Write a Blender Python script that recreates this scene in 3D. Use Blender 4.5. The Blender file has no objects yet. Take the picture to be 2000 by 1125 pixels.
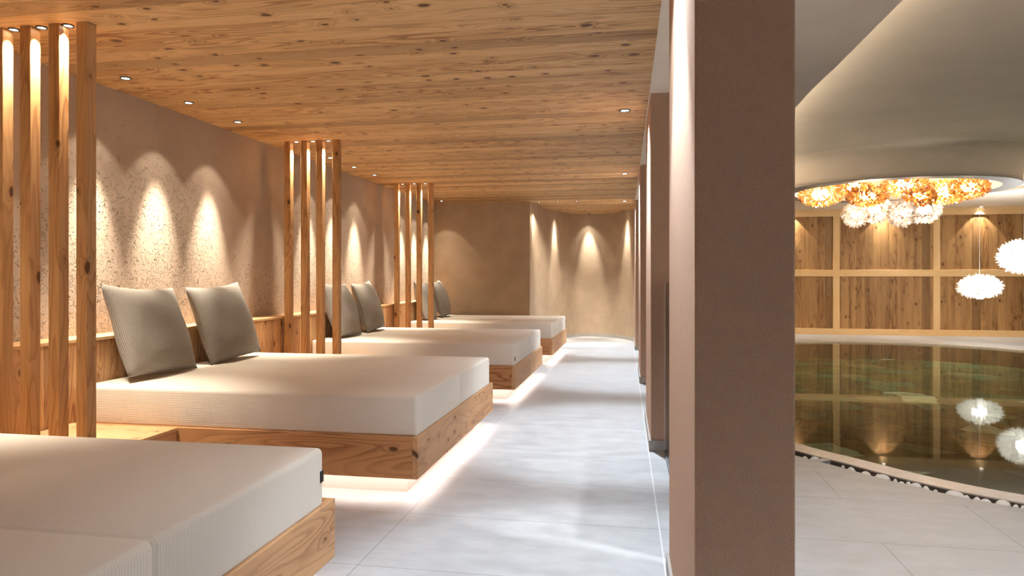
import bpy, bmesh, math, random
from mathutils import Vector, Matrix, geometry
random.seed(7)
S = bpy.context.scene
COL = S.collection

# ------------------------------------------------------------------ camera
CAM_H, FOC, U0, VH = 1.2, 1361.0, 1000.0, 541.0
YAW = math.atan((1244 - U0) / FOC)
cam = bpy.data.cameras.new('camera')
cam.lens = 36.0 * FOC / 2000.0
cam.sensor_width = 36.0
cam.shift_y = (VH - 562.5) / 2000.0
cam.clip_start = 0.05
camo = bpy.data.objects.new('camera', cam)
COL.objects.link(camo)
camo.location = (0, 0, CAM_H)
camo.rotation_euler = (math.pi / 2, 0, YAW)
S.camera = camo

# ------------------------------------------------------------------ world, exposure
W = bpy.data.worlds.new('world')
S.world = W
W.use_nodes = True
WB = W.node_tree.nodes['Background']
WB.inputs[0].default_value = (1.0, 0.93, 0.86, 1)
WB.inputs[1].default_value = 0.09
S.view_settings.view_transform = 'Standard'
S.view_settings.look = 'None'
S.view_settings.gamma = 1.0
S.view_settings.use_curve_mapping = False
S.view_settings.exposure = 1.1
S.cycles.use_denoising = True
S.cycles.max_bounces = 10
S.cycles.diffuse_bounces = 5
S.cycles.transparent_max_bounces = 12
S.cycles.caustics_reflective = False
S.cycles.caustics_refractive = False
S.cycles.sample_clamp_indirect = 6.0

# light levels (W for the spots, emission for the strips)
WARM = (1.0, 0.89, 0.72)
COOL = (0.80, 0.91, 1.0)
NEUT = (1.0, 0.92, 0.79)
WALL_CORE, WALL_MID, WALL_HALO = 240.0, 16.0, 6.5
POST_W = 60.0
AISLE_CORE, AISLE_WIDE = 158.0, 52.0
ALCOVE_W = 150.0
STRIP_E = 13.0
COVE_E = 14.0
POOL_SPOT = 28.0
ADDED_DECK_W = 92.0
BULB_E = 45.0
PUFF_E = 95.0

# ------------------------------------------------------------------ room measures
ZC = 2.465          # timber ceiling
ZS = 2.61           # pool hall soffit
ZU = 2.90           # raised hall ceiling
XW = -3.465         # textured wall
PITCH = 3.0


def V(*a):
    return Vector(a)


def ray(u, v):
    a = (u - U0) / FOC
    b = (VH - v) / FOC
    s, c = math.sin(YAW), math.cos(YAW)
    return (-s + a * c, c + a * s, b)


def at_y(u, v, y):
    d = ray(u, v)
    t = y / d[1]
    return (d[0] * t, y, CAM_H + d[2] * t)


# ------------------------------------------------------------------ node helpers
class NT:
    def __init__(self, name):
        self.m = bpy.data.materials.new(name)
        self.m.use_nodes = True
        self.t = self.m.node_tree
        self.t.nodes.clear()
        self.out = self.t.nodes.new('ShaderNodeOutputMaterial')

    def n(self, kind, **kw):
        nd = self.t.nodes.new('ShaderNode' + kind)
        for k, v in kw.items():
            setattr(nd, k, v)
        return nd

    def link(self, a, b):
        self.t.links.new(a, b)

    def put(self, sock, val):
        if isinstance(val, bpy.types.NodeSocket):
            self.t.links.new(val, sock)
        else:
            sock.default_value = val

    def math(self, op, a, b=None, c=None, clamp=False):
        nd = self.n('Math', operation=op, use_clamp=clamp)
        self.put(nd.inputs[0], a)
        if b is not None:
            self.put(nd.inputs[1], b)
        if c is not None:
            self.put(nd.inputs[2], c)
        return nd.outputs[0]

    def coords(self, kind='Object'):
        return self.n('TexCoord').outputs[kind]

    def sep(self, v):
        nd = self.n('SeparateXYZ')
        self.link(v, nd.inputs[0])
        return nd.outputs

    def comb(self, x, y, z):
        nd = self.n('CombineXYZ')
        for i, q in enumerate((x, y, z)):
            self.put(nd.inputs[i], q)
        return nd.outputs[0]

    def noise(self, vec, scale=5.0, detail=2.0, rough=0.5, dist=0.0):
        nd = self.n('TexNoise')
        self.link(vec, nd.inputs['Vector'])
        nd.inputs['Scale'].default_value = scale
        nd.inputs['Detail'].default_value = detail
        nd.inputs['Roughness'].default_value = rough
        nd.inputs['Distortion'].default_value = dist
        return nd.outputs[0]

    def vor(self, vec, scale, feature='F1', rnd=1.0):
        nd = self.n('TexVoronoi', feature=feature)
        self.link(vec, nd.inputs['Vector'])
        nd.inputs['Scale'].default_value = scale
        nd.inputs['Randomness'].default_value = rnd
        return nd

    def ramp(self, fac, stops, interp='LINEAR'):
        nd = self.n('ValToRGB')
        nd.color_ramp.interpolation = interp
        el = nd.color_ramp.elements
        while len(el) < len(stops):
            el.new(0.5)
        for e, (p, c) in zip(el, stops):
            e.position = p
            e.color = c if len(c) == 4 else (*c, 1)
        self.link(fac, nd.inputs[0])
        return nd.outputs[0]

    def mapr(self, val, a, b, c=0.0, d=1.0, smooth=True):
        nd = self.n('MapRange')
        nd.interpolation_type = 'SMOOTHSTEP' if smooth else 'LINEAR'
        self.put(nd.inputs[0], val)
        nd.inputs[1].default_value = a
        nd.inputs[2].default_value = b
        nd.inputs[3].default_value = c
        nd.inputs[4].default_value = d
        return nd.outputs[0]

    def mix(self, fac, a, b, mode='MIX'):
        nd = self.n('Mix', data_type='RGBA', blend_type=mode)
        self.put(nd.inputs[0], fac)
        for i, q in ((6, a), (7, b)):
            if isinstance(q, (tuple, list)):
                q = (*q[:3], 1)
            self.put(nd.inputs[i], q)
        return nd.outputs[2]

    def bump(self, h, strength=0.3, dist=0.005, normal=None):
        nd = self.n('Bump')
        nd.inputs['Strength'].default_value = strength
        nd.inputs['Distance'].default_value = dist
        self.link(h, nd.inputs['Height'])
        if normal is not None:
            self.link(normal, nd.inputs['Normal'])
        return nd.outputs[0]

    def bsdf(self, color, rough=0.6, normal=None, spec=0.5, metal=0.0, **kw):
        nd = self.n('BsdfPrincipled')
        if isinstance(color, (tuple, list)):
            color = (*color[:3], 1)
        self.put(nd.inputs['Base Color'], color)
        self.put(nd.inputs['Roughness'], rough)
        nd.inputs['Metallic'].default_value = metal
        nd.inputs['Specular IOR Level'].default_value = spec
        if normal is not None:
            self.link(normal, nd.inputs['Normal'])
        for k, v in kw.items():
            self.put(nd.inputs[k.replace('_', ' ')], v)
        return nd.outputs[0]

    def done(self, shader):
        self.link(shader, self.out.inputs[0])
        return self.m


def wood(name, L, light, mid, dark, plank=None, plank_axis=None, knots=1.0, rings=9.0, tint=0.22,
         contrast=1.0, rough=0.55, per_object=True, knot_dark=(0.125, 0.05, 0.018), gap=0.0025, fine=0.10):
    """sawn softwood with cathedral grain along axis L and round knots; boards across plank_axis"""
    q = NT(name)
    co = q.coords()
    x = q.sep(co)
    ax = {'X': x[0], 'Y': x[1], 'Z': x[2]}
    others = [a for a in 'XYZ' if a != L]
    l, a, d = ax[L], ax[others[0]], ax[others[1]]
    off = 0.0
    if per_object:
        r = q.n('ObjectInfo').outputs['Random']
        off = q.math('MULTIPLY', r, 41.0)
        l = q.math('ADD', l, off)
        a = q.math('ADD', a, off)
    tintv = None
    edge = None
    if plank:
        p = ax[plank_axis]
        pid = q.math('FLOOR', q.math('DIVIDE', p, plank))
        wn = q.n('TexWhiteNoise', noise_dimensions='1D')
        q.put(wn.inputs['W'], q.math('ADD', pid, off) if per_object else pid)
        tintv = wn.outputs['Value']
        l = q.math('ADD', l, q.math('MULTIPLY', tintv, 53.0))
        if others[0] == plank_axis:
            a = q.math('ADD', a, q.math('MULTIPLY', tintv, 17.0))
        else:
            d = q.math('ADD', d, q.math('MULTIPLY', tintv, 17.0))
        fr = q.math('FRACT', q.math('DIVIDE', p, plank))
        e = q.math('MULTIPLY', q.math('MINIMUM', fr, q.math('SUBTRACT', 1.0, fr)), plank)
        edge = q.mapr(e, gap * 0.3, gap, 1.0, 0.0)
    # knots
    kw = q.math('MULTIPLY_ADD', d, 1.37, a)
    kj = q.noise(q.comb(q.math('MULTIPLY', l, 8.0), q.math('MULTIPLY', a, 40.0), q.math('MULTIPLY', d, 40.0)), 1.0, 2.0)
    kv = q.comb(q.math('MULTIPLY_ADD', kj, 0.10, q.math('MULTIPLY', l, 5.2)), q.math('MULTIPLY_ADD', kj, 0.08, q.math('MULTIPLY', kw, 7.5)), 0.0)
    vo = q.vor(kv, 1.0)
    vo.voronoi_dimensions = '2D'
    kd = vo.outputs['Distance']
    kc = q.sep(vo.outputs['Color'])
    gate = q.math('GREATER_THAN', kc[0], 1.0 - 0.55 * knots)
    krad = q.mapr(q.math('POWER', kc[1], 1.5), 0, 1, 0.045, 0.21, smooth=False)
    kn = q.math('MULTIPLY', gate, q.math('SUBTRACT', 1.0, q.math('DIVIDE', kd, krad), clamp=True))
    halo = q.math('MULTIPLY', gate, q.mapr(kd, 0.0, 0.42, 1.0, 0.0))
    # grain
    gv = q.comb(q.math('MULTIPLY', l, 0.11), a, d)
    nz = q.noise(gv, 8.0, 1.5, 0.45, 0.25)
    wob = q.noise(q.comb(q.math('MULTIPLY', l, 0.5), a, d), 40.0, 2.0, 0.5)
    ph = q.math('MULTIPLY_ADD', nz, rings * 2.2, q.math('MULTIPLY', wob, 0.22))
    ph = q.math('ADD', ph, q.math('MULTIPLY', halo, 1.6))
    fr = q.math('FRACT', ph)
    line = q.ramp(fr, [(0.0, (0, 0, 0)), (0.45, (0.12,) * 3), (0.86, (1, 1, 1)), (0.93, (0.75,) * 3), (1.0, (0, 0, 0))])
    fib = q.noise(q.comb(q.math('MULTIPLY', l, 4.0), q.math('MULTIPLY', a, 300.0), q.math('MULTIPLY', d, 300.0)), 1.0, 2.0)
    big = q.noise(q.comb(q.math('MULTIPLY', l, 0.5), q.math('MULTIPLY', a, 5.0), q.math('MULTIPLY', d, 5.0)), 1.0, 2.0)
    patch = q.mapr(big, 0.35, 0.65, 0.25, 1.0)
    lf = q.math('MULTIPLY', q.math('MULTIPLY', line, contrast), patch)
    colr = q.mix(q.mapr(big, 0.3, 0.7), light, mid)
    colr = q.mix(q.math('MINIMUM', lf, 1.0), colr, dark)
    colr = q.mix(q.math('MULTIPLY', q.math('SUBTRACT', fib, 0.5), fine * 4, clamp=True), colr, dark)
    if tintv is not None:
        colr = q.mix(q.math('MULTIPLY', q.math('SUBTRACT', tintv, 0.45, clamp=True), tint * 2.2), colr,
                     tuple(c * 0.55 for c in dark))
    colr = q.mix(q.math('MULTIPLY', halo, 0.35), colr, dark)
    colr = q.mix(q.mapr(kn, 0.0, 0.45), colr, knot_dark)
    h = q.math('ADD', q.math('MULTIPLY', fib, 0.5), q.math('MULTIPLY', line, -0.5))
    if edge is not None:
        colr = q.mix(q.math('MULTIPLY', edge, 0.5), colr, tuple(c * 0.25 for c in dark))
        h = q.math('SUBTRACT', h, q.math('MULTIPLY', edge, 4.0))
    nrm = q.bump(h, 0.35, 0.0015)
    return q.done(q.bsdf(colr, rough, nrm, spec=0.35))


# larch tones
LA, LB, LC = (0.74, 0.49, 0.24), (0.64, 0.39, 0.172), (0.28, 0.125, 0.042)
M = {}
M['ceiling'] = wood('ceiling boards', 'X', LA, LB, LC, plank=0.145, plank_axis='Y', knots=0.55, rings=6.0, tint=0.5,
                    contrast=1.05, per_object=False)
M['post'] = wood('larch post', 'Z', (0.60, 0.37, 0.175), (0.50, 0.285, 0.12), (0.24, 0.10, 0.034), knots=0.3, rings=6.0, contrast=0.75)
M['board_x'] = wood('larch board along X', 'X', (0.55, 0.28, 0.12), (0.46, 0.215, 0.085), (0.22, 0.08, 0.026), knots=0.3, rings=5.0)
M['board_y'] = wood('larch board along Y', 'Y', (0.58, 0.335, 0.17), (0.50, 0.265, 0.125), (0.25, 0.11, 0.045), knots=0.45, rings=5.0, contrast=0.7)
M['ledge'] = wood('larch ledge panel', 'Z', (0.66, 0.40, 0.20), (0.55, 0.31, 0.14), (0.28, 0.12, 0.042), plank=0.125, plank_axis='Y',
                  knots=0.45, rings=7.0, tint=0.4, per_object=False)
M['shelf'] = wood('larch shelf top', 'Y', (0.66, 0.42, 0.22), (0.58, 0.34, 0.16), (0.32, 0.15, 0.06), knots=0.3, rings=7.0, contrast=0.6)
M['shelf_x'] = wood('larch platform top', 'X', (0.68, 0.44, 0.23), (0.60, 0.36, 0.17), (0.36, 0.17, 0.065), knots=0.2, rings=6.0, contrast=0.6)
M['oldwood'] = wood('aged brown boards', 'Z', (0.46, 0.265, 0.11), (0.31, 0.16, 0.058), (0.10, 0.042, 0.015), plank=0.155,
                    plank_axis='X', knots=0.4, rings=4.0, tint=0.55, contrast=0.7, per_object=False)
M['pale'] = wood('pale spruce rail', 'X', (0.78, 0.55, 0.29), (0.74, 0.50, 0.25), (0.60, 0.36, 0.15), knots=0.0, rings=4.0, contrast=0.4)
M['pale_z'] = wood('pale spruce mullion', 'Z', (0.78, 0.55, 0.29), (0.74, 0.50, 0.25), (0.60, 0.36, 0.15), knots=0.0, rings=4.0, contrast=0.4)


def plain(name, c, rough=0.6, spec=0.4, metal=0.0, nscale=None, namp=0.06, bump=0.0, bscale=80):
    q = NT(name)
    co = q.coords()
    col = c
    if nscale:
        nz = q.noise(co, nscale, 4.0, 0.6)
        col = q.mix(q.mapr(nz, 0.3, 0.7), tuple(x * (1 - namp) for x in c), tuple(min(1, x * (1 + namp)) for x in c))
    nrm = None
    if bump:
        nrm = q.bump(q.noise(co, bscale, 3.0, 0.6), bump, 0.003)
    return q.done(q.bsdf(col, rough, nrm, spec, metal))


def emit(name, c, s):
    q = NT(name)
    e = q.n('Emission')
    e.inputs[0].default_value = (*c, 1)
    e.inputs[1].default_value = s
    return q.done(e.outputs[0])


def textured_plaster():
    q = NT('stamped clay plaster')
    co = q.coords()
    s = q.sep(co)
    wv = q.comb(0.0, s[1], s[2])
    brk = q.noise(wv, 22.0, 1.0, 0.5, 1.8)
    patch = q.noise(co, 1.6, 2.0, 0.5)
    zfade = q.mapr(s[2], 0.9, 2.25, 0.19, -0.26, smooth=False)
    # each bay is stamped in its middle and left smooth near the screens
    bay = q.math('ABSOLUTE', q.math('SUBTRACT', q.math('FRACT', q.math('DIVIDE', q.math('ADD', s[1], 0.15), PITCH)), 0.5))
    bayf = q.mapr(bay, 0.24, 0.36, 0.0, -0.30)
    thr = q.math('ADD', q.math('ADD', q.math('MULTIPLY', patch, 0.35), zfade), bayf)
    dent = q.mapr(q.math('ADD', q.math('SUBTRACT', brk, 0.63), q.math('MULTIPLY', thr, 0.5)), 0.0, 0.06)
    soft = q.noise(co, 14.0, 4.0, 0.6)
    grit = q.noise(co, 220.0, 2.0, 0.6)
    amp = q.mapr(s[2], 1.1, 2.2, 2.1, 0.25, smooth=False)
    h = q.math('SUBTRACT', q.math('MULTIPLY_ADD', soft, 0.3, q.math('MULTIPLY', grit, 0.06)), q.math('MULTIPLY', dent, amp))
    nrm = q.bump(h, 0.9, 0.012)
    c = q.mix(q.mapr(q.noise(co, 2.2, 4.0, 0.6), 0.3, 0.7), (0.40, 0.312, 0.242), (0.46, 0.368, 0.29))
    return q.done(q.bsdf(c, 0.85, nrm, spec=0.15))


M['stamped'] = textured_plaster()


def felt(name, c, amp=0.13):
    q = NT(name)
    co = q.coords()
    n1 = q.noise(co, 260.0, 2.0, 0.7)
    n2 = q.noise(co, 26.0, 4.0, 0.65)
    f = q.math('ADD', q.math('MULTIPLY', n1, 0.8), q.math('MULTIPLY', n2, 0.2))
    col = q.mix(q.mapr(f, 0.34, 0.66), tuple(x * (1 - amp) for x in c), tuple(x * (1 + amp) for x in c))
    return q.done(q.bsdf(col, 0.9, q.bump(f, 0.35, 0.004), spec=0.15))


M['pier'] = felt('taupe sprayed plaster', (0.49, 0.335, 0.245))
M['plaster'] = plain('smooth clay plaster', (0.44, 0.335, 0.235), 0.8, 0.2, nscale=3.0, namp=0.07, bump=0.15, bscale=40)
M['white'] = plain('white ceiling plaster', (0.84, 0.765, 0.665), 0.85, 0.2, nscale=2.0, namp=0.03, bump=0.08, bscale=120)
M['steel'] = plain('grey brushed steel', (0.22, 0.23, 0.25), 0.5, 0.5, 0.5)
M['greybase'] = plain('grey stone skirting', (0.36, 0.34, 0.32), 0.5, 0.4, nscale=20, namp=0.08)
M['dark_rim'] = plain('dark bronze lamp rim', (0.03, 0.026, 0.024), 0.4, 0.5)
M['led_disc'] = emit('lit lamp lens', (1.0, 0.90, 0.76), 9.0)
M['led_disc_cool'] = emit('lit aisle lamp lens', (0.95, 0.97, 1.0), 6.0)
M['led_strip'] = emit('lit plinth strip', (1.0, 0.86, 0.78), STRIP_E)
M['cove_strip'] = emit('lit cove strip', (1.0, 0.82, 0.60), COVE_E)
M['plinth'] = plain('white plinth board', (0.55, 0.51, 0.48), 0.5, 0.3)
M['tag'] = plain('black woven tag', (0.02, 0.02, 0.02), 0.7)
M['cord'] = plain('pale lamp cord', (0.6, 0.58, 0.55), 0.5)
M['pebble'] = plain('white river pebble', (0.88, 0.86, 0.83), 0.5, 0.4, nscale=30, namp=0.06)
M['kerb'] = plain('beige stone pool kerb', (0.50, 0.455, 0.42), 0.35, 0.5, nscale=14, namp=0.08)
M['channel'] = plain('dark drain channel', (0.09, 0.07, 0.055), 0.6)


def fabric(name, c, kind):
    q = NT(name)
    co = q.coords()
    s = q.sep(co)
    if kind == 'mattress':
        geo = q.n('NewGeometry')
        nn = q.sep(q.n('TexCoord').outputs['Normal'])
        k = 620.0
        hx = q.math('ABSOLUTE', nn[0])
        hy = q.math('ABSOLUTE', nn[1])
        wob = q.math('MULTIPLY', q.noise(co, 60.0, 2.0), 4.0)
        sy = q.math('SINE', q.math('MULTIPLY_ADD', s[1], k, wob))
        sz = q.math('SINE', q.math('MULTIPLY_ADD', s[2], k, wob))
        w = q.math('ADD', q.math('MULTIPLY', sy, q.mapr(hx, 0.2, 0.8)), q.math('MULTIPLY', sz, q.mapr(hy, 0.4, 0.8)))
        sl = q.noise(q.comb(q.math('MULTIPLY', s[0], 60.0), q.math('MULTIPLY', s[1], 500.0), q.math('MULTIPLY', s[2], 500.0)), 1.0, 2.0)
        h = q.math('ADD', q.math('MULTIPLY', w, 0.5), sl)
        col = q.mix(q.mapr(h, 0.0, 1.0), tuple(x * 0.91 for x in c), c)
        nrm = q.bump(h, 0.3, 0.0012)
        wr = q.noise(q.comb(q.math('MULTIPLY', s[0], 2.0), s[1], s[2]), 7.0, 3.0)
        nrm = q.bump(wr, 0.25, 0.012, nrm)
    else:
        a = q.math('SINE', q.math('MULTIPLY', q.math('ADD', s[0], s[2]), 560.0))
        b = q.math('SINE', q.math('MULTIPLY', q.math('SUBTRACT', s[0], s[2]), 560.0))
        h = q.math('MULTIPLY', a, b)
        sp = q.noise(co, 420.0, 2.0, 0.7)
        col = q.mix(q.mapr(q.math('MULTIPLY_ADD', h, 0.3, sp), 0.25, 0.75), tuple(x * 0.6 for x in c), tuple(min(1, x * 1.35) for x in c))
        nrm = q.bump(h, 0.5, 0.002)
    return q.done(q.bsdf(col, 0.95, nrm, spec=0.1, Sheen_Weight=0.15))


M['mattress'] = fabric('oatmeal ribbed mattress cover', (0.70, 0.635, 0.555), 'mattress')
M['cushion'] = fabric('grey brown knitted cushion', (0.25, 0.225, 0.195), 'knit')


def floor_mat():
    q = NT('large grey floor tiles')
    co = q.coords()
    s = q.sep(co)
    X, Y = s[0], s[1]
    th, tw, g = 0.641, 1.20, 0.0022
    ry = q.math('DIVIDE', q.math('SUBTRACT', Y, 2.745), th)
    row = q.math('FLOOR', ry)
    fy = q.math('FRACT', ry)
    ey = q.math('MULTIPLY', q.math('MINIMUM', fy, q.math('SUBTRACT', 1.0, fy)), th)
    sh = q.math('MULTIPLY', q.math('MODULO', q.math('ADD', row, 40.0), 2.0), 0.5)
    rx = q.math('ADD', q.math('DIVIDE', q.math('SUBTRACT', X, 1.09), tw), sh)
    fx = q.math('FRACT', rx)
    ex = q.math('MULTIPLY', q.math('MINIMUM', fx, q.math('SUBTRACT', 1.0, fx)), tw)
    hall = q.math('GREATER_THAN', X, 0.15)
    ex = q.math('ADD', ex, q.math('SUBTRACT', 1.0, hall))
    ec = q.math('ABSOLUTE', q.math('ADD', X, 1.145))
    el = q.math('ABSOLUTE', q.math('SUBTRACT', X, q.math('MULTIPLY_ADD', Y, -0.0176, 0.165)))
    e = q.math('MINIMUM', q.math('MINIMUM', ey, ex), ec)
    joint = q.mapr(e, g * 0.5, g, 1.0, 0.0)
    n1 = q.noise(q.comb(q.math('MULTIPLY', X, 0.5), Y, 0.0), 9.0, 6.0, 0.65)
    n2 = q.noise(q.comb(q.math('MULTIPLY', X, 0.35), Y, 0.0), 60.0, 3.0, 0.6)
    fl = q.mapr(n2, 0.66, 0.76, 0.0, 0.5)
    c = q.mix(q.mapr(n1, 0.3, 0.7), (0.385, 0.39, 0.40), (0.475, 0.48, 0.49))
    c = q.mix(fl, c, (0.60, 0.60, 0.60))
    c = q.mix(q.math('MULTIPLY', joint, 0.75), c, (0.12, 0.115, 0.11))
    c = q.mix(q.math('MULTIPLY', q.mapr(el, 0.002, 0.004, 1.0, 0.0), 0.8), c, (0.75, 0.75, 0.75))
    h = q.math('SUBTRACT', q.math('MULTIPLY', n2, 0.3), joint)
    r = q.mapr(n1, 0.3, 0.7, 0.42, 0.55)
    return q.done(q.bsdf(c, r, q.bump(h, 0.15, 0.002), spec=0.4))


M['floor'] = floor_mat()


def basin_mat():
    q = NT('green stone mosaic basin')
    co = q.coords()
    s = q.sep(co)
    dst = q.noise(co, 2.0, 2.0)
    wv = q.comb(q.math('MULTIPLY_ADD', dst, 0.25, s[0]), q.math('MULTIPLY_ADD', dst, 0.25, s[1]), 0.0)
    vo = q.vor(wv, 2.3)
    cc = q.sep(vo.outputs['Color'])
    base = q.ramp(cc[0], [(0.0, (0.03, 0.065, 0.03)), (0.3, (0.06, 0.11, 0.04)), (0.5, (0.10, 0.11, 0.035)),
                          (0.68, (0.05, 0.16, 0.10)), (0.84, (0.17, 0.21, 0.12)), (0.955, (0.50, 0.66, 0.54))], 'CONSTANT')
    vo2 = q.vor(wv, 2.3, 'DISTANCE_TO_EDGE')
    c = q.mix(q.mapr(vo2.outputs['Distance'], 0.01, 0.04, 0.8, 0.0), base, (0.01, 0.014, 0.008))
    c = q.mix(q.mapr(q.noise(co, 6.0, 4.0), 0.3, 0.7, 0.0, 0.35), c, (0.03, 0.035, 0.015))
    return q.done(q.bsdf(c, 0.7, spec=0.2))


M['basin'] = basin_mat()
M['basin_side'] = plain('dark green basin wall tiles', (0.05, 0.06, 0.03), 0.6, 0.3, nscale=6, namp=0.3)


def water_mat():
    q = NT('still pool water')
    co = q.coords()
    n = q.bump(q.noise(co, 5.0, 2.0), 0.02, 0.01)
    fr = q.n('Fresnel')
    fr.inputs[0].default_value = 1.27
    q.link(n, fr.inputs['Normal'])
    gl = q.n('BsdfGlossy')
    gl.inputs['Roughness'].default_value = 0.028
    gl.inputs['Color'].default_value = (0.85, 0.85, 0.82, 1)
    q.link(n, gl.inputs['Normal'])
    tr = q.n('BsdfTransparent')
    tr.inputs[0].default_value = (0.86, 0.93, 0.84, 1)
    mx = q.n('MixShader')
    q.link(fr.outputs[0], mx.inputs[0])
    q.link(tr.outputs[0], mx.inputs[1])
    q.link(gl.outputs[0], mx.inputs[2])
    return q.done(mx.outputs[0])


M['water'] = water_mat()


def petal_mat(name, c, trans, gloss, c2=None):
    q = NT(name)
    if c2 is not None:
        r = q.n('NewGeometry').outputs['Random Per Island']
        col = q.mix(r, c, c2)
    else:
        col = q.mix(0.0, c, c)
    tl = q.n('BsdfTranslucent')
    df = q.n('BsdfDiffuse')
    gl = q.n('BsdfGlossy')
    gl.inputs['Roughness'].default_value = 0.06
    tr = q.n('BsdfTransparent')
    for nd in (tl, df, tr):
        q.link(col, nd.inputs[0])
    q.link(q.mix(0.6, col, (1, 1, 1)), gl.inputs[0])
    m1 = q.n('MixShader')
    m1.inputs[0].default_value = 0.35
    q.link(tl.outputs[0], m1.inputs[1])
    q.link(df.outputs[0], m1.inputs[2])
    m2 = q.n('MixShader')
    m2.inputs[0].default_value = trans
    q.link(m1.outputs[0], m2.inputs[1])
    q.link(tr.outputs[0], m2.inputs[2])
    m3 = q.n('MixShader')
    m3.inputs[0].default_value = gloss
    q.link(m2.outputs[0], m3.inputs[1])
    q.link(gl.outputs[0], m3.inputs[2])
    return q.done(m3.outputs[0])


M['amber'] = petal_mat('amber glass petal', (0.62, 0.27, 0.045), 0.40, 0.30, (1.0, 0.80, 0.42))
M['clear'] = petal_mat('clear glass petal', (0.80, 0.66, 0.56), 0.50, 0.32, (1.0, 0.97, 0.93))
M['puff'] = petal_mat('white paper petal', (0.92, 0.92, 0.90), 0.10, 0.02)
M['bulb_warm'] = emit('glowing bulb', (1.0, 0.80, 0.52), BULB_E)
M['bulb_clear'] = emit('glowing clear bulb', (1.0, 0.90, 0.76), BULB_E)
M['bulb_white'] = emit('glowing white bulb', (1.0, 0.97, 0.92), PUFF_E)


def glass_mat():
    q = NT('clear balustrade glass')
    fr = q.n('Fresnel')
    fr.inputs[0].default_value = 1.45
    gl = q.n('BsdfGlossy')
    gl.inputs['Roughness'].default_value = 0.02
    tr = q.n('BsdfTransparent')
    tr.inputs[0].default_value = (0.90, 0.93, 0.92, 1)
    mx = q.n('MixShader')
    q.link(fr.outputs[0], mx.inputs[0])
    q.link(tr.outputs[0], mx.inputs[1])
    q.link(gl.outputs[0], mx.inputs[2])
    return q.done(mx.outputs[0])


M['glass'] = glass_mat()


# ------------------------------------------------------------------ object helpers
def obj(name, bm, mat, parent=None, smooth=False, loc=None):
    me = bpy.data.meshes.new(name)
    bmesh.ops.recalc_face_normals(bm, faces=bm.faces)
    bm.to_mesh(me)
    bm.free()
    for m in (mat if isinstance(mat, list) else [mat]):
        me.materials.append(m)
    if smooth:
        for p in me.polygons:
            p.use_smooth = True
    o = bpy.data.objects.new(name, me)
    COL.objects.link(o)
    if parent is not None:
        o.parent = parent
    if loc is not None:
        o.location = loc
    return o


def tag(o, label, cat, group=None):
    o['label'] = label
    o['category'] = cat
    if group:
        o['group'] = group
    return o


def struct(name, bm, mat, label=None, parent=None, smooth=False, loc=None):
    o = obj(name, bm, mat, parent, smooth, loc)
    o['kind'] = 'structure'
    if label:
        o['label'] = label
    return o


def thing(name, label, cat, loc=(0, 0, 0), group=None, rz=0.0):
    o = bpy.data.objects.new(name, None)
    o.empty_display_size = 0.1
    COL.objects.link(o)
    o.location = loc
    o.rotation_euler = (0, 0, rz)
    return tag(o, label, cat, group)


def dup(root, loc, label, group=None, rz=None):
    r = root.copy()
    COL.objects.link(r)
    r.location = loc
    if rz is not None:
        r.rotation_euler = (0, 0, rz)
    r['label'] = label
    if group:
        r['group'] = group
    for ch in list(root.children):
        c = ch.copy()
        COL.objects.link(c)
        c.parent = r
        for g in list(ch.children):
            d = g.copy()
            COL.objects.link(d)
            d.parent = c
    return r


def box(bm, x0, x1, y0, y1, z0, z1, bevel=0.0, seg=2):
    r = bmesh.ops.create_cube(bm, size=1.0)
    vs = r['verts']
    bmesh.ops.scale(bm, vec=(x1 - x0, y1 - y0, z1 - z0), verts=vs)
    bmesh.ops.translate(bm, vec=((x0 + x1) / 2, (y0 + y1) / 2, (z0 + z1) / 2), verts=vs)
    if bevel > 0:
        es = list({e for v in vs for e in v.link_edges})
        bmesh.ops.bevel(bm, geom=es, offset=bevel, segments=seg, profile=0.5, affect='EDGES')
    return bm


def B(*a, **k):
    return box(bmesh.new(), *a, **k)


def prism(bm, pts, z0, z1):
    lo = [bm.verts.new((p[0], p[1], z0)) for p in pts]
    hi = [bm.verts.new((p[0], p[1], z1)) for p in pts]
    n = len(pts)
    bm.faces.new(lo[::-1])
    bm.faces.new(hi)
    for i in range(n):
        bm.faces.new((lo[i], lo[(i + 1) % n], hi[(i + 1) % n], hi[i]))
    return bm


def slab_with_hole(outer, inner, z0, z1):
    bm = bmesh.new()
    o = [Vector((p[0], p[1], 0)) for p in outer]
    i = [Vector((p[0], p[1], 0)) for p in inner]
    tris = geometry.tessellate_polygon([o, i])
    allp = o + i
    lo = [bm.verts.new((p.x, p.y, z0)) for p in allp]
    hi = [bm.verts.new((p.x, p.y, z1)) for p in allp]
    for t in tris:
        if len(set(t)) == 3:
            try:
                bm.faces.new([hi[k] for k in t])
                bm.faces.new([lo[k] for k in reversed(t)])
            except ValueError:
                pass
    no = len(o)
    for loop in (range(no), range(no, no + len(i))):
        L = list(loop)
        for a, b in zip(L, L[1:] + L[:1]):
            bm.faces.new((lo[a], lo[b], hi[b], hi[a]))
    return bm


def spline(pts, per=8, closed=True):
    n = len(pts)
    out = []
    rng = n if closed else n - 1
    for k in range(rng):
        def P(i):
            return Vector(pts[i % n]) if closed else Vector(pts[max(0, min(n - 1, i))])
        p0, p1, p2, p3 = P(k - 1), P(k), P(k + 1), P(k + 2)
        for j in range(per):
            t = j / per
            out.append(0.5 * (2 * p1 + (p2 - p0) * t + (2 * p0 - 5 * p1 + 4 * p2 - p3) * t * t + (3 * p1 - p0 - 3 * p2 + p3) * t ** 3))
    if not closed:
        out.append(Vector(pts[-1]))
    return out


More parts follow.
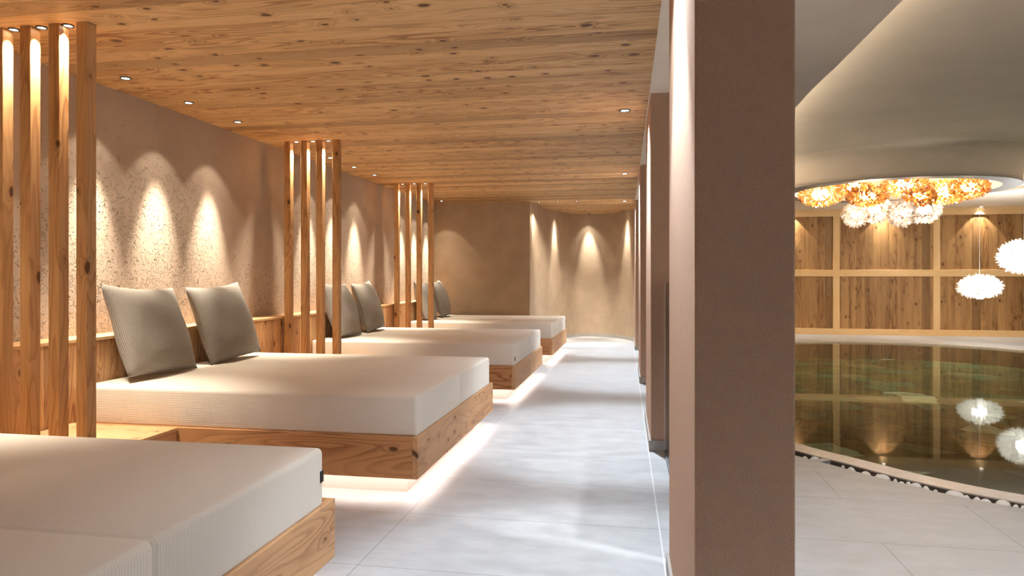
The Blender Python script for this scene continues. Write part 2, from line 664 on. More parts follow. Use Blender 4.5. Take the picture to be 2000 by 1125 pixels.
def offset(loop, d):
    n = len(loop)
    area = sum(loop[i].x * loop[(i + 1) % n].y - loop[(i + 1) % n].x * loop[i].y for i in range(n))
    sg = 1 if area > 0 else -1
    out = []
    for i in range(n):
        t = (loop[(i + 1) % n] - loop[i - 1]).normalized()
        out.append(loop[i] + Vector((t.y, -t.x)) * d * sg)
    return out


def ring_between(a, b, z0, z1):
    bm = bmesh.new()
    n = len(a)
    rows = [[bm.verts.new((p.x, p.y, z)) for p in lp] for lp, z in ((a, z0), (a, z1), (b, z1), (b, z0))]
    for k in range(4):
        r0, r1 = rows[k], rows[(k + 1) % 4]
        for i in range(n):
            bm.faces.new((r0[i], r0[(i + 1) % n], r1[(i + 1) % n], r1[i]))
    return bm


def lathe(bm, prof, n=64, cx=0, cy=0, close=False):
    rows = []
    for r, z in prof:
        rows.append([bm.verts.new((cx + r * math.cos(2 * math.pi * k / n), cy + r * math.sin(2 * math.pi * k / n), z)) for k in range(n)])
    m = len(prof)
    for k in range(m if close else m - 1):
        a, b = rows[k], rows[(k + 1) % m]
        for i in range(n):
            bm.faces.new((a[i], a[(i + 1) % n], b[(i + 1) % n], b[i]))
    return bm


def disc(bm, r, z, n=32, cx=0, cy=0):
    bm.faces.new([bm.verts.new((cx + r * math.cos(2 * math.pi * k / n), cy + r * math.sin(2 * math.pi * k / n), z)) for k in range(n)])
    return bm


def spot(parent, power, color, size_deg, blend, radius=0.018, loc=(0, 0, -0.02), rot=(0, 0, 0)):
    ld = bpy.data.lights.new('spot_light', 'SPOT')
    ld.energy = power
    ld.color = color
    ld.spot_size = math.radians(size_deg)
    ld.spot_blend = blend
    ld.shadow_soft_size = radius
    o = bpy.data.objects.new('spot_light', ld)
    COL.objects.link(o)
    o.parent = parent
    o.location = loc
    o.rotation_euler = rot
    return o


# ------------------------------------------------------------------ setting: floor and pool
pool_pts = [(1.152, 5.281), (1.453, 4.889), (1.74, 4.54), (2.10, 4.255), (3.0, 3.75), (4.5, 3.6), (6.0, 4.5), (7.1, 6.6),
            (7.35, 9.0), (7.0, 11.2), (6.25, 12.62), (5.78, 13.22), (4.95, 13.68), (3.95, 13.78), (2.9, 13.585), (1.85, 12.7),
            (1.05, 10.8), (0.72, 9.0), (0.68, 7.2), (0.84, 6.0)]
pool = spline(pool_pts, 8)
kerb_o = offset(pool, 0.17)
chan_o = offset(pool, 0.27)
struct('floor', slab_with_hole([(-3.7, -3), (9.2, -3), (9.2, 15.8), (-3.7, 15.8)], chan_o, -0.12, 0.0), M['floor'],
       'large pale grey stone tiles across aisle and pool deck')
struct('pool_kerb', ring_between(pool, kerb_o, -0.45, 0.004), M['kerb'], 'smooth curved beige kerb around the pool')
struct('pool_channel_floor', ring_between(kerb_o, chan_o, -0.12, -0.055), M['channel'], 'dark drainage channel around the pool kerb')
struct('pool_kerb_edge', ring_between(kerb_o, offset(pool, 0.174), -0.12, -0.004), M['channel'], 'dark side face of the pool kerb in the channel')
bm = bmesh.new()
bm.faces.new([bm.verts.new((p.x, p.y, -0.30)) for p in pool])
n = len(pool)
lo = list(bm.verts)
hi = [bm.verts.new((p.x, p.y, -0.05)) for p in pool]
bm.verts.ensure_lookup_table()
for i in range(n):
    bm.faces.new((lo[i], lo[(i + 1) % n], hi[(i + 1) % n], hi[i]))
bm.faces.ensure_lookup_table()
for fc in bm.faces[1:]:
    fc.material_index = 1
struct('pool_floor', bm, [M['basin'], M['basin_side']], 'pool basin of dark green irregular stone mosaic')
bm = bmesh.new()
bm.faces.new([bm.verts.new((p.x, p.y, -0.018)) for p in pool])
struct('pool_water', bm, M['water'], 'still dark green pool water with reflections')

# a floor strip that bridges the channel
a0 = min(range(n), key=lambda i: (pool[i] - Vector((1.36, 5.0))).length)
bm = bmesh.new()
prism(bm, [kerb_o[a0], kerb_o[a0 + 1], chan_o[a0 + 1], chan_o[a0]], -0.05, 0.001)
struct('trim_1', bm, M['floor'], 'short stone bridge across the drainage channel')

# ------------------------------------------------------------------ setting: walls
struct('wall_left', B(XW - 0.15, XW, -3, 11.7, 0, ZC + 0.02), M['stamped'], 'beige clay wall with stamped crackle relief')
endp = [Vector(p) for p in [(-3.7, 11.54), (-1.765, 11.54)]]
endp += spline([(-1.765, 11.54), (-1.757, 11.7), (-1.745, 11.9), (-1.69, 12.56), (-1.58, 13.15), (-1.42, 13.63), (-1.2, 13.98),
                (-0.95, 14.12), (-0.68, 14.08), (-0.42, 13.88), (-0.2, 13.55), (-0.03, 13.1)], 6, closed=False)[1:]
back = [Vector((0.10, 13.1)), Vector((0.10, 14.6)), Vector((-3.7, 14.6))]
struct('wall_back', prism(bmesh.new(), endp + back, 0, ZC + 0.02), M['plaster'], 'plain taupe end wall curving into a lit alcove', smooth=False)
bm = bmesh.new()
for a, b in zip(endp[12:-1], endp[13:]):
    nrm = Vector((b.y - a.y, a.x - b.x)).normalized()
    prism(bm, [a, b, b + nrm * 0.012, a + nrm * 0.012], 0, 0.06)
struct('baseboard_back', bm, M['greybase'], 'low grey skirting along the alcove')

PX = lambda y: 0.180 - 0.0176 * y
for k, (y0, y1) in enumerate([(1.858, 2.90), (4.90, 5.94), (8.00, 9.04), (11.60, 13.2)]):
    rz = math.radians(1.007)
    bm = B(0, 0.248, 0, y1 - y0, 0, ZC + 0.3 if k < 3 else ZC + 0.02, bevel=0.006, seg=2)
    lab = ['massive taupe plaster pillar close by, lit on its left side', 'second taupe pillar, behind the massive one',
           'third taupe pillar, thin sliver further down the aisle', 'taupe wall end beside the lit alcove'][k]
    p = struct('pillar', bm, M['pier'], lab, loc=(PX(y0), y0, 0))
    p.rotation_euler = (0, 0, rz)
    bm = B(-0.012, 0.26, -0.012, y1 - y0 + 0.012, 0, 0.075, bevel=0.002, seg=1)
    b = struct('baseboard', bm, M['greybase'], parent=p)

# hall walls
bm = B(0.3, 9.2, 15.50, 15.65, 0, ZU + 0.1)
wf = struct('wall_far', bm, M['oldwood'], 'far pool wall of aged brown boards in a pale timber grid')
for z0, z1 in ((0.0, 0.125), (1.21, 1.35), (2.46, ZS)):
    struct('rail', B(0.3, 9.0, 15.465, 15.50, z0, z1, bevel=0.003, seg=1), M['pale'], parent=wf)
for x in (0.26 + 0.1, 2.17, 4.086, 6.0, 7.91):
    for z0, z1 in ((0.125, 1.21), (1.35, 2.46)):
        struct('mullion', B(x - 0.065, x + 0.065, 15.467, 15.50, z0, z1, bevel=0.003, seg=1), M['pale_z'], parent=wf)
struct('wall_middle', B(0.10, 0.30, 13.15, 15.62, 0, ZU + 0.1), M['plaster'], 'plain wall between the alcove and the pool hall')
struct('wall_right', B(9.0, 9.15, -3, 15.6, 0, ZU + 0.1), M['plaster'], 'plain plaster wall beyond the pool')

# ------------------------------------------------------------------ setting: ceilings
edge = lambda y: 0.165 - 0.0165 * y
bm = prism(bmesh.new(), [(-3.7, -3), (edge(-3), -3), (edge(14.6), 14.6), (-3.7, 14.6)], ZC, ZC + 0.06)
struct('ceiling', bm, M['ceiling'], 'knotty larch board ceiling over the daybeds')
bm = prism(bmesh.new(), [(edge(-3), -3), (0.46, -3), (0.46, 14.6), (edge(14.6), 14.6)], ZC + 0.002, ZU + 0.1)
struct('ceiling_beam', bm, M['white'], 'white plaster soffit strip between the pillars')
open_pts = [(1.349, 2.6), (1.335, 3.6), (1.3175, 4.85), (1.30, 6.1), (1.40, 8.6), (1.85, 11.2), (2.9, 13.3), (4.3, 14.2), (5.35, 13.75), (5.95, 12.6), (6.6, 10.6),
            (7.3, 7.6), (6.8, 4.2), (5.2, 1.8), (3.2, 0.6), (1.75, 1.2)]
opening = spline(open_pts, 14)
struct('ceiling_soffit', slab_with_hole([(0.44, -3), (9.1, -3), (9.1, 15.55), (0.44, 15.55)], opening, ZS, ZS + 0.055), M['white'],
       'lowered pale plaster ceiling around the raised pool ceiling')
struct('ceiling_upper', B(0.44, 9.1, -3, 15.55, ZU, ZU + 0.08), M['white'], 'raised plaster ceiling above the pool')
cove_a, cove_b = offset(opening, 0.045), offset(opening, 0.065)
cv = obj('cove_light', ring_between(cove_a, cove_b, ZS + 0.056, ZS + 0.072), M['cove_strip'])
tag(cv, 'warm cove light strip hidden behind the curved ceiling edge', 'light strip')

# round recess that carries the glass lamps
RC = (3.78, 11.35)
RR = 1.50
prof = [(RR + 0.10, 2.50), (RR + 0.103, 2.58), (RR + 0.11, 2.66), (RR + 0.125, 2.74), (RR + 0.16, 2.81), (RR + 0.23, 2.865), (RR + 0.34, 2.895),
        (RR + 0.40, 2.91), (RR - 0.02, 2.91), (RR - 0.02, 2.50)]
ring = struct('ceiling_ring', lathe(bmesh.new(), prof, 96, RC[0], RC[1], close=True), M['white'],
              'round dropped plaster ring in the hall ceiling framing the glass lamps', smooth=True)
struct('trim_2', lathe(bmesh.new(), [(RR - 0.13, 2.494), (RR + 0.11, 2.494), (RR + 0.11, 2.502), (RR - 0.13, 2.502)], 96, RC[0], RC[1], close=True), M['steel'],
       'grey steel trim around the lamp recess')

# ------------------------------------------------------------------ wall ledge behind the daybeds
LX, LZ = -3.262, 0.832                # front and top of the ledge
lg = thing('wall_ledge', 'waist-low larch ledge running along the stamped wall behind the daybeds', 'ledge', (XW, 5.0, 0))
obj('front_panel', B(0.005, LX - XW, -5.5, 6.53, 0.02, LZ - 0.0225, bevel=0.002, seg=1), M['ledge'], lg)
obj('top_board', B(0.002, LX - XW + 0.004, -5.5, 6.53, LZ - 0.022, LZ, bevel=0.003, seg=1), M['shelf'], lg)

# ------------------------------------------------------------------ platforms and timber screens
WHICH = ['between first and second daybed', 'between second and third daybed', 'between third and last daybed']
for k in range(3):
    y = 3.05 + PITCH * k
    pf = thing('platform', 'low larch platform under the four posts ' + WHICH[k], 'platform', (-2.84, y, 0), 'platforms between the daybeds')
    if k == 0:
        pf0 = pf
        obj('top_board', B(-0.414, 0.273, -0.494, 0.510, 0.325, 0.345, bevel=0.002, seg=1), M['shelf_x'], pf)
        obj('front_board', B(0.235, 0.268, -0.494, 0.510, 0.12, 0.3245, bevel=0.002, seg=1), M['board_y'], pf)
        obj('support', B(-0.412, 0.12, -0.492, 0.508, 0.0, 0.3245), M['plinth'], pf)
    else:
        bpy.data.objects.remove(pf)
        dup(pf0, (-2.84, y, 0), 'low larch platform under the four posts ' + WHICH[k], 'platforms between the daybeds')
ORD = ['first from wall', 'second from wall', 'third from wall', 'fourth from wall']
PXS = [(-3.225, -3.064, -2.898, -2.739), (-3.238, -3.072, -2.920, -2.760), (-3.243, -3.084, -2.926, -2.762)]
PXS[0] = (-3.226, -3.064, -2.898, -2.739)
for k in range(3):
    for j in range(4):
        bm = B(0, 0.062, 0, 0.062, 0.346, ZC, bevel=0.002, seg=1)
        tag(obj('timber_post', bm, M['post'], loc=(PXS[k][j], 3.021 + PITCH * k, 0)),
            'larch post, %s, in screen %s' % (ORD[j], WHICH[k]), 'post', 'larch posts of the timber screens')

# ------------------------------------------------------------------ daybeds
def mattress_mesh():
    bm = bmesh.new()
    x0, x1, y0, y1, z0, z1 = 0.0, 2.082, 0.0, 1.872, 0.335, 0.560
    box(bm, x0, x1, y0, y1, z0, z1, bevel=0.022, seg=4)
    yc = 0.936
    for yy in (yc - 0.022, yc - 0.008, yc, yc + 0.008, yc + 0.022):
        bmesh.ops.bisect_plane(bm, geom=bm.verts[:] + bm.edges[:] + bm.faces[:], plane_co=(0, yy, 0), plane_no=(0, 1, 0))
    for xx in (0.3, 0.6, 0.9, 1.2, 1.5, 1.8):
        bmesh.ops.bisect_plane(bm, geom=bm.verts[:] + bm.edges[:] + bm.faces[:], plane_co=(xx, 0, 0), plane_no=(1, 0, 0))
    for v in bm.verts:
        dy = abs(v.co.y - yc)
        dp = 0.006 if dy < 0.002 else (0.003 if dy < 0.010 else 0.0)
        if dp:
            if v.co.z > z1 - 0.03:
                v.co.z -= dp
            if v.co.x > x1 - 0.03:
                v.co.x -= dp * 1.2
    return bm


BED_X0, BED_X1 = -3.254, -1.149      # back and front of the frame
BW = 1.968                            # width of the frame
BLAB = ['low larch daybed with bare mattress, cut off at lower left, first of the row',
        'low larch daybed with two big knitted cushions, second of the row, fully in view',
        'low larch daybed behind the two four-post screens, third of the row',
        'low larch daybed against the plain end wall, last of the row']
beds = []
for k in range(4):
    loc = (BED_X0, 0.564 + PITCH * k, 0)
    if k == 0:
        bd = thing('daybed', BLAB[0], 'daybed', loc, 'daybeds along the stamped wall')
        fl = BED_X1 - BED_X0
        obj('front_board', B(fl - 0.032, fl, 0, BW, 0.12, 0.345, bevel=0.002, seg=1), M['board_y'], bd)
        for ya in (0.0, BW - 0.03):
            obj('side_board', B(0.0, fl - 0.0325, ya, ya + 0.03, 0.12, 0.345, bevel=0.002, seg=1), M['board_x'], bd)
        obj('base_board', B(0.0, fl - 0.033, 0.031, BW - 0.031, 0.30, 0.334), M['shelf'], bd)
        obj('plinth', B(0.0, fl - 0.115, 0.165, BW - 0.165, 0.0, 0.30), M['plinth'], bd)
        ls = bmesh.new()
        box(ls, fl - 0.062, fl - 0.040, 0.05, BW - 0.05, 0.150, 0.158)
        box(ls, 0.55, fl - 0.07, 0.050, 0.072, 0.150, 0.158)
        box(ls, 0.55, fl - 0.07, BW - 0.072, BW - 0.050, 0.150, 0.158)
        obj('light_strip', ls, M['led_strip'], bd)
        mt = obj('mattress', mattress_mesh(), M['mattress'], bd, smooth=True, loc=(0.012, 0.022, 0))
        mt.data.set_sharp_from_angle(angle=math.radians(50)) if hasattr(mt.data, 'set_sharp_from_angle') else None
        bed0 = bd
    else:
        bd = dup(bed0, loc, BLAB[k], 'daybeds along the stamped wall')
    beds.append(bd)


def tag_on(bed, y, z):
    mt = [c for c in bed.children if c.name.startswith('mattress')][0]
    o = obj('label_tag', B(2.081, 2.086, y - 0.012, y + 0.012, z - 0.021, z + 0.021, bevel=0.001, seg=1), M['tag'], mt)
    o['label'] = 'small black woven tag on the mattress edge'


tag_on(beds[0], 1.85, 0.455)
tag_on(beds[2], 0.035, 0.41)
tag_on(beds[3], 1.85, 0.47)


# ------------------------------------------------------------------ cushions
def cushion_mesh(w, h, t, seed):
    rnd = random.Random(seed)
    bm = bmesh.new()
    N = 26
    px = [rnd.uniform(-1, 1) for _ in range(8)]
    grid = {}
    for side in (1, -1):
        for i in range(N + 1):
            for j in range(N + 1):
                u, v = -1 + 2 * i / N, -1 + 2 * j / N
                rim = i in (0, N) or j in (0, N)
                if rim and side == -1:
                    grid[(side, i, j)] = grid[(1, i, j)]
                    continue
                pin = 0.085
                x = u * (1 - pin * (1 - v * v)) * w / 2
                z = v * (1 - (pin if v > 0 else pin * 0.25) * (1 - u * u)) * h / 2
                f = max(0.0, (1 - abs(u) ** 2.4)) ** 0.55 * max(0.0, (1 - abs(v) ** 2.4)) ** 0.55
                y = side * t / 2 * f
                # soft folds, deeper towards the lower corners
                y += side * 0.006 * f * math.sin(3.1 * u + 4.0 * v + 3 * px[0]) + side * 0.004 * f * math.sin(7 * u - 5 * v + 5 * px[1])
                d = (v - (-0.35 + 0.25 * u + 0.1 * px[2]))
                if side == -1:
                    y += 0.010 * math.exp(-(d / 0.035) ** 2) * f * max(0, -0.2 - 0.9 * u)
                    d2 = (v - (-0.72 - 0.1 * u))
                    y += 0.012 * math.exp(-(d2 / 0.04) ** 2) * f * max(0, -u * 1.3)
                grid[(side, i, j)] = bm.verts.new((x, y, z))
    for side in (1, -1):
        for i in range(N):
            for j in range(N):
                q = [grid[(side, i, j)], grid[(side, i + 1, j)], grid[(side, i + 1, j + 1)], grid[(side, i, j + 1)]]
                if len(set(q)) == 4:
                    bm.faces.new(q)
    return bm


CUSH = [  # bed, y centre, x of the foot, lean, roll, turn, width, height
    (1, 4.06, -3.0, 20, 3.0, 4, 0.73, 0.60), (1, 4.92, -3.0, 19, -3.0, -2, 0.67, 0.60),
    (2, 7.05, -3.0, 20, 2.0, 3, 0.70, 0.60), (2, 7.86, -3.0, 19, -2.5, 3, 0.67, 0.60),
    (3, 10.08, -3.0, 19, 2.0, 4, 0.69, 0.60), (3, 10.88, -3.0, 19, -2.0, 4, 0.67, 0.60)]
CLAB = ['big knitted cushion on second daybed, beside the tall posts in front',
        'big knitted cushion on second daybed, the one further down the row',
        'grey cushion on the third daybed, partly hidden behind the posts',
        'grey cushion on the third daybed, fully in view past the posts',
        'grey cushion on the last daybed, behind two posts',
        'grey cushion on the last daybed, closest to the end wall']
for k, (b, yc, xf, lean, roll, turn, w, h) in enumerate(CUSH):
    o = obj('cushion', cushion_mesh(w, h, 0.225, 11 + k), M['cushion'], smooth=True)
    # local: x width, y thickness (front is -y), z height -> world: width along Y, front towards +X
    R = Matrix.Rotation(math.radians(90 + turn), 4, 'Z') @ Matrix.Rotation(math.radians(-lean), 4, 'X') @ Matrix.Rotation(math.radians(roll), 4, 'Y')
    up = R @ Vector((0, 0, 1))
    o.rotation_euler = R.to_euler()
    lo_z = min((R @ v.co).z for v in o.data.vertices)
    ctr = Vector((xf, yc, 0)) + Vector((up.x, up.y, 0)) * (h / 2)
    wv = [R @ v.co for v in o.data.vertices]
    cz = 0.5615 - lo_z
    # slide it forward until its back just rests on the ledge edge
    back = max([(LX + 0.012 - (q.x + ctr.x)) for q in wv if q.z + cz < LZ + 0.03])
    o.location = (ctr.x + back, ctr.y, cz)
    tag(o, CLAB[k], 'cushion', 'cushions on the daybeds')


# ------------------------------------------------------------------ recessed ceiling lamps
def downlight(name, label, loc, r, disc_mat, group, spots):
    t = thing(name, label, 'lamp', loc, group)
    obj('rim', lathe(bmesh.new(), [(r * 0.72, 0.0), (r * 0.74, -0.006), (r * 0.95, -0.007), (r, -0.002), (r, 0.01), (r * 0.72, 0.01)], 28, close=True),
        M['dark_rim'], t, smooth=True)
    obj('lens', disc(bmesh.new(), r * 0.73, -0.003, 24), disc_mat, t)
    for s in spots:
        spot(t, *s)
    return t


BEDN = ['first', 'second', 'third', 'last']
NTH = ['first', 'second', 'third']
wl = None
for k in range(4):
    for j in range(3):
        loc = (-3.198, 0.925 + 0.633 * j + PITCH * k, ZC)
        lab = 'small ceiling spot by stamped wall over %s daybed, %s of three' % (BEDN[k], NTH[j])
        if wl is None:
            wl = downlight('recessed_spot', lab, loc, 0.034, M['led_disc'], 'ceiling spots along the stamped wall',
                           [(WALL_CORE, WARM, 34, 1.0, 0.018, (0, 0, -0.02), (0, math.radians(9.5), 0)),
                            (WALL_MID, WARM, 64, 0.9), (WALL_HALO, WARM, 80, 0.25)])
        else:
            dup(wl, loc, lab, 'ceiling spots along the stamped wall')
pl = None
for k in range(3):
    for j, x in enumerate((-3.130, -2.966, -2.812)):
        loc = (x, 3.052 + PITCH * k, ZC)
        lab = 'tiny ceiling spot in %s post gap from wall, screen %s' % (NTH[j], WHICH[k])
        if pl is None:
            pl = downlight('post_spot', lab, loc, 0.027, M['led_disc'], 'ceiling spots between the posts', [(POST_W, (1.0, 0.89, 0.73), 68, 0.75, 0.012)])
        else:
            dup(pl, loc, lab, 'ceiling spots between the posts')
al = None
for k, y in enumerate((2.38, 5.35, 8.62, 11.75)):
    loc = (PX(y) - 0.175, y, ZC)
    lab = ['aisle ceiling spot washing the massive pillar', 'aisle ceiling spot beside the second pillar', 'aisle ceiling spot beside the third pillar',
           'aisle ceiling spot in front of the alcove wall end'][k]
    if al is None:
        al = downlight('aisle_spot', lab, loc, 0.044, M['led_disc_cool'], 'aisle ceiling spots by the pillars',
                       [(AISLE_CORE, COOL, 67, 0.5, 0.03), (AISLE_WIDE, COOL, 118, 0.7, 0.03)])
    else:
        dup(al, loc, lab, 'aisle ceiling spots by the pillars')
for ch in al.children:                 # the lamp at the near pillar is dimmed
    if ch.type == 'LIGHT':
        ch.data = ch.data.copy()
        ch.data.energy *= 0.88
ml = None
for k, x in enumerate((-1.618, -1.30, -0.99)):
    lab = 'tiny ceiling spot ahead of the alcove, %s in the row of three' % NTH[k]
    if ml is None:
        ml = downlight('alcove_row_spot', lab, (x, 11.61, ZC), 0.027, M['led_disc'], 'row of spots ahead of the alcove', [(62.0, NEUT, 66, 0.8, 0.018, (0, 0, -0.02), (math.radians(34), 0, 0)), (9.0, NEUT, 80, 0.6)])
    else:
        dup(ml, (x, 11.61, ZC), lab, 'row of spots ahead of the alcove')
vl = None
for k, (x, y) in enumerate(((-1.45, 13.22), (-0.94, 13.98), (-0.27, 13.45))):
    lab = 'tiny ceiling spot at the curved alcove wall over its %s light cone' % ['left', 'middle', 'right'][k]
    if vl is None:
        vl = downlight('alcove_spot', lab, (x, y, ZC), 0.027, M['led_disc'], 'spots washing the curved alcove wall',
                       [(ALCOVE_W, NEUT, 33, 1.0, 0.018, (0, 0, -0.02), (0, math.radians(6.5), 0)), (8.0, NEUT, 70, 0.6)])
        vl.rotation_euler = (0, 0, math.radians(-17))
    else:
        dup(vl, (x, y, ZC), lab, 'spots washing the curved alcove wall', rz=math.radians((0, -90, -150)[k]))
hl = None
for k, x in enumerate((1.36, 3.18, 4.98, 6.79, 8.5)):
    lab = 'ceiling spot over the aged board wall, %s panel from the pillars' % ['first', 'second', 'third', 'fourth', 'fifth'][k]
    if hl is None:
        hl = downlight('hall_spot', lab, (x, 15.395, ZS), 0.05, M['led_disc'], 'spots over the aged board wall', [(POOL_SPOT, WARM, 84, 0.2), (POOL_SPOT * 1.6, WARM, 52, 0.9)])
    else:
        dup(hl, (x, 15.395, ZS), lab, 'spots over the aged board wall')


dl = None  # out-of-view spots, added to brighten the hall floor and soffit
for k, (x, y) in enumerate(((0.86, 2.75), (2.3, 0.9), (4.2, 0.1), (6.4, 1.2), (8.1, 4.0), (8.2, 8.5))):
    lab = 'added unseen pool deck spot, %s along the lowered ceiling around the pool' % ['first', 'second', 'third', 'fourth', 'fifth', 'sixth'][k]
    if dl is None:
        dl = downlight('added_deck_spot', lab, (x, y, ZS), 0.05, M['led_disc_cool'], 'added unseen spots over the pool deck', [(ADDED_DECK_W, (0.95, 0.97, 1.0), 110, 0.8, 0.04)])
    else:
        dup(dl, (x, y, ZS), lab, 'added unseen spots over the pool deck')


# ------------------------------------------------------------------ glass petal lamps
def petal(bm, c, nrm, up, ln, wd, th):
    """a leaf shaped shard: base, two shoulders, tip, with thickness"""
    t = nrm.cross(up)
    if t.length < 1e-4:
        t = nrm.orthogonal()
    t.normalize()
    b = t.cross(nrm).normalized()
    outl = [c, c + nrm * ln * 0.45 + t * wd, c + nrm * ln * 0.85 + t * wd * 0.6, c + nrm * ln, c + nrm * ln * 0.6 - t * wd * 0.9, c + nrm * ln * 0.3 - t * wd * 0.7]
    f = [bm.verts.new(p + b * th) for p in outl]
    g = [bm.verts.new(p - b * th) for p in outl]
    bm.faces.new(f)
    bm.faces.new(g[::-1])
    for i in range(6):
        j = (i + 1) % 6
        bm.faces.new((f[i], g[i], g[j], f[j]))


def petal_ball(rx, rz, n, ln, wd, seed, th=0.0012, jitter=0.5, dome=False):
    rnd = random.Random(seed)
    bm = bmesh.new()
    for i in range(n):
        cz = 1 - 2 * (i + 0.5) / n
        if dome:
            cz = 0.25 - 1.25 * (i + 0.5) / n
        ph = i * 2.399963 + rnd.uniform(-0.2, 0.2)
        s = math.sqrt(max(0, 1 - cz * cz))
        nv = Vector((s * math.cos(ph), s * math.sin(ph), cz))
        c = Vector((nv.x * rx, nv.y * rx, nv.z * rz)) * (rnd.uniform(0.72, 1.04) if n > 1000 else 1.0)
        d = (Vector((nv.x / rx, nv.y / rx, nv.z / rz)).normalized() + Vector((rnd.uniform(-1, 1), rnd.uniform(-1, 1), rnd.uniform(-1, 1))) * jitter).normalized()
        up = Vector((rnd.uniform(-1, 1), rnd.uniform(-1, 1), rnd.uniform(-1, 1))).normalized()
        k = rnd.uniform(0.75, 1.25)
        petal(bm, c - d * ln * 0.3, d, up, ln * k, wd * k, th)
    return bm


def ball(r, sz=1.0):
    bm = bmesh.new()
    bmesh.ops.create_uvsphere(bm, u_segments=20, v_segments=12, radius=r)
    bmesh.ops.scale(bm, vec=(1, 1, sz), verts=bm.verts)
    return bm


def lamp(name, label, group, loc, rx, rz, mat, bmat, cordtop, n, ln, wd, seed, dome, bulb_r, jitter=0.5):
    t = thing(name, label, 'lamp', loc, group)
    obj('shade', petal_ball(rx, rz, n, ln, wd, seed, jitter=jitter, dome=dome), mat, t)
    obj('bulb', ball(bulb_r, 0.7), bmat, t, smooth=True)
    obj('cord', lathe(bmesh.new(), [(0.0035, rz * 0.3), (0.0035, cordtop - loc[2])], 8), M['cord'], t)
    return t


AMB = [(1603, 380, 11.98, 88, 44), (1667, 364, 11.38, 70, 36), (1694, 383, 10.28, 80, 36), (1766, 363, 11.2, 90, 36), (1796, 384, 10.34, 64, 36),
       (1848, 374, 11.86, 88, 44), (1893, 366, 11.03, 72, 40)]
AL = ['wide amber petal lamp at the outer end by the pillar', 'smaller amber petal lamp behind the one by the pillar',
      'amber petal lamp directly above the two clear lamps on the pillar side', 'amber petal lamp deep in the middle of the ceiling ring',
      'small amber petal lamp above the two clear lamps on the far side', 'wide amber petal lamp on the side away from the pillar',
      'amber petal lamp at the end away from the pillar, tucked high in the ring']
for k, (u, v, y, w, h) in enumerate(AMB):
    x, _, z = at_y(u, v, y)
    m = y / FOC
    rx = w / 2 * m * 0.95 - 0.055
    lamp('amber_lamp', AL[k], 'amber glass lamps in the ceiling ring', (x, y, z), rx, h / 2 * m - 0.03, M['amber'], M['bulb_warm'], ZU, 560, 0.07, 0.019, 40 + k,
         False, rx * 0.42, jitter=0.9)
CLR = [(1671, 420, 10.85, 54, 46), (1706, 408, 11.32, 66, 54), (1761, 418, 9.95, 58, 48), (1804, 408, 12.55, 70, 54)]
CL = ['clear petal lamp hanging lowest on the pillar side', 'clear petal lamp beside the lowest one, second from the pillar',
      'clear petal lamp hanging low, third from the pillar', 'clear petal lamp furthest from the pillar']
for k, (u, v, y, w, h) in enumerate(CLR):
    x, _, z = at_y(u, v, y)
    m = y / FOC
    rx = w / 2 * m * 0.95 - 0.055
    lamp('clear_lamp', CL[k], 'clear glass lamps in the ceiling ring', (x, y, z), rx, h / 2 * m - 0.035, M['clear'], M['bulb_clear'], ZU, 380, 0.07, 0.019, 60 + k,
         False, rx * 0.45, jitter=0.9)
PUF = [(1913, 560, 13.0), (2000, 501, 12.7)]
PL = ['white fluffy pendant lamp hanging in front of the lower board panel', 'white fluffy pendant lamp cut by the picture edge, in front of the upper panel']
for k, (u, v, y) in enumerate(PUF):
    x, _, z = at_y(u, v, y)
    m = y / FOC
    lamp('pendant_lamp', PL[k], 'white fluffy pendant lamps over the pool', (x, y, z), 30 * m if k == 0 else 36 * m, (17 if k == 0 else 27) * m, M['puff'], M['bulb_white'], ZU, 1500,
         0.085, 0.012, 80 + k, False, 0.11, jitter=0.5)

# ------------------------------------------------------------------ glass balustrade by the second pillar
gb = thing('glass_balustrade', 'frameless glass balustrade edge standing by the second pillar', 'balustrade', (0.212, 3.95, 0), rz=math.radians(1.0))
obj('pane', B(-0.006, 0.006, -0.95, 0.905, 0.02, 1.165, bevel=0.001, seg=1), M['glass'], gb)
obj('end_profile', B(-0.009, 0.009, 0.905, 0.925, 0.0, 1.165, bevel=0.001, seg=1), M['plinth'], gb)
obj('floor_channel', B(-0.014, 0.014, -0.95, 0.905, 0.0, 0.02), M['steel'], gb)

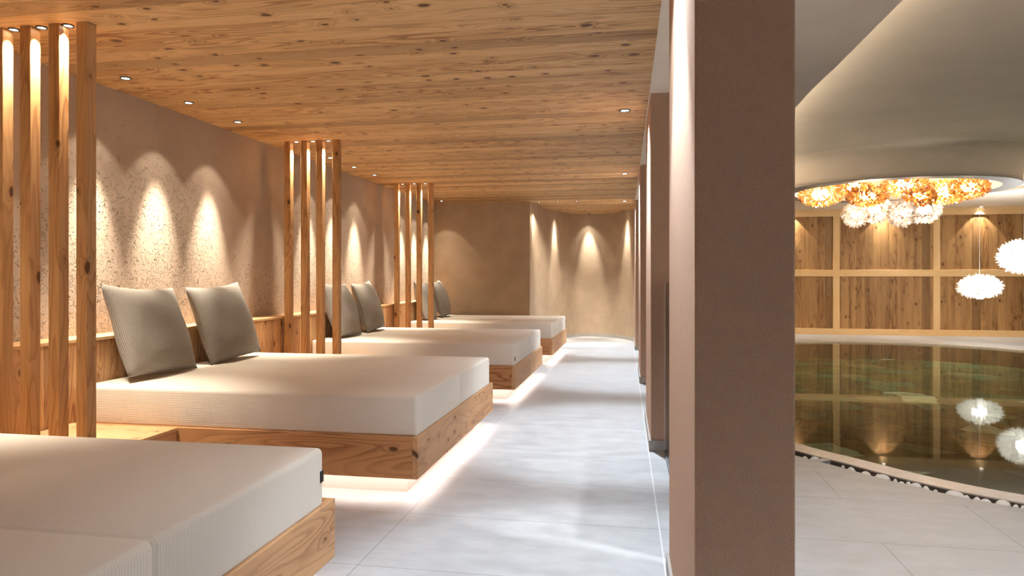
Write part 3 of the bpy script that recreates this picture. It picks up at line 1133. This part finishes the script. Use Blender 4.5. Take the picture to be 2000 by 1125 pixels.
# ------------------------------------------------------------------ pebbles in the drainage channel
PEB = [(1555, 889, 10), (1580, 893, 18), (1625, 909, 6), (1640, 914, 14), (1667, 922, 16), (1688, 929, 8), (1705, 929, 24), (1728, 938, 8), (1745, 940, 12),
       (1759, 943, 10), (1775, 946, 17), (1800, 950, 12), (1817, 955, 8), (1859, 961, 32), (1881, 968, 9), (1902, 974, 12), (1919, 977, 17), (1952, 985, 25), (1978, 990, 8), (1992, 994, 8)]
peb_proto = []
for k in range(4):
    rnd = random.Random(k)
    bm = bmesh.new()
    bmesh.ops.create_icosphere(bm, subdivisions=3, radius=0.5)
    a = [rnd.uniform(0, 6) for _ in range(4)]
    for v in bm.verts:
        d = 1 + 0.10 * math.sin(4 * v.co.x + a[0]) + 0.08 * math.sin(5 * v.co.y + a[1]) + 0.07 * math.sin(6 * v.co.z + a[2])
        v.co *= d
    me = bpy.data.meshes.new('pebble')
    bm.to_mesh(me)
    bm.free()
    me.materials.append(M['pebble'])
    for p in me.polygons:
        p.use_smooth = True
    peb_proto.append(me)
for k, (u, v, w) in enumerate(PEB):
    d = ray(u, v + 4)
    t = (0.0 - CAM_H) / d[2]
    x, y = d[0] * t, d[1] * t
    # keep it inside the channel
    i = min(range(len(pool)), key=lambda i: (pool[i] - Vector((x, y))).length)
    mid = (kerb_o[i] + chan_o[i]) / 2
    nn = (chan_o[i] - kerb_o[i]).normalized()
    tt = Vector((-nn.y, nn.x))
    s = (Vector((x, y)) - mid).dot(tt)
    q = mid + tt * s
    m = y / FOC
    sx = w * m * 1.15
    sy = min(0.075, sx * 0.8)
    sz = min(0.065, max(0.022, sx * 0.55))
    o = bpy.data.objects.new('pebble', peb_proto[k % 4])
    COL.objects.link(o)
    top = 0.004 + 0.006 * (w > 15)
    o.scale = (sx, sy, 2 * (sz * 0.5 + 0.0) if sz > 0 else 0.02)
    o.scale = (sx, sy, max(sz, 0.055 + top))
    o.location = (q.x, q.y, top - max(sz, 0.055 + top) / 2)
    o.rotation_euler = (0, 0, math.atan2(tt.y, tt.x))
    if w == 32:
        lab = 'largest smooth white pebble in the channel beside the pool kerb'
        tag(o, lab, 'pebble', 'white pebbles in the pool channel')
    else:
        tag(o, 'small smooth white pebble in the drainage channel along the pool kerb', 'pebble', 'white pebbles in the pool channel')
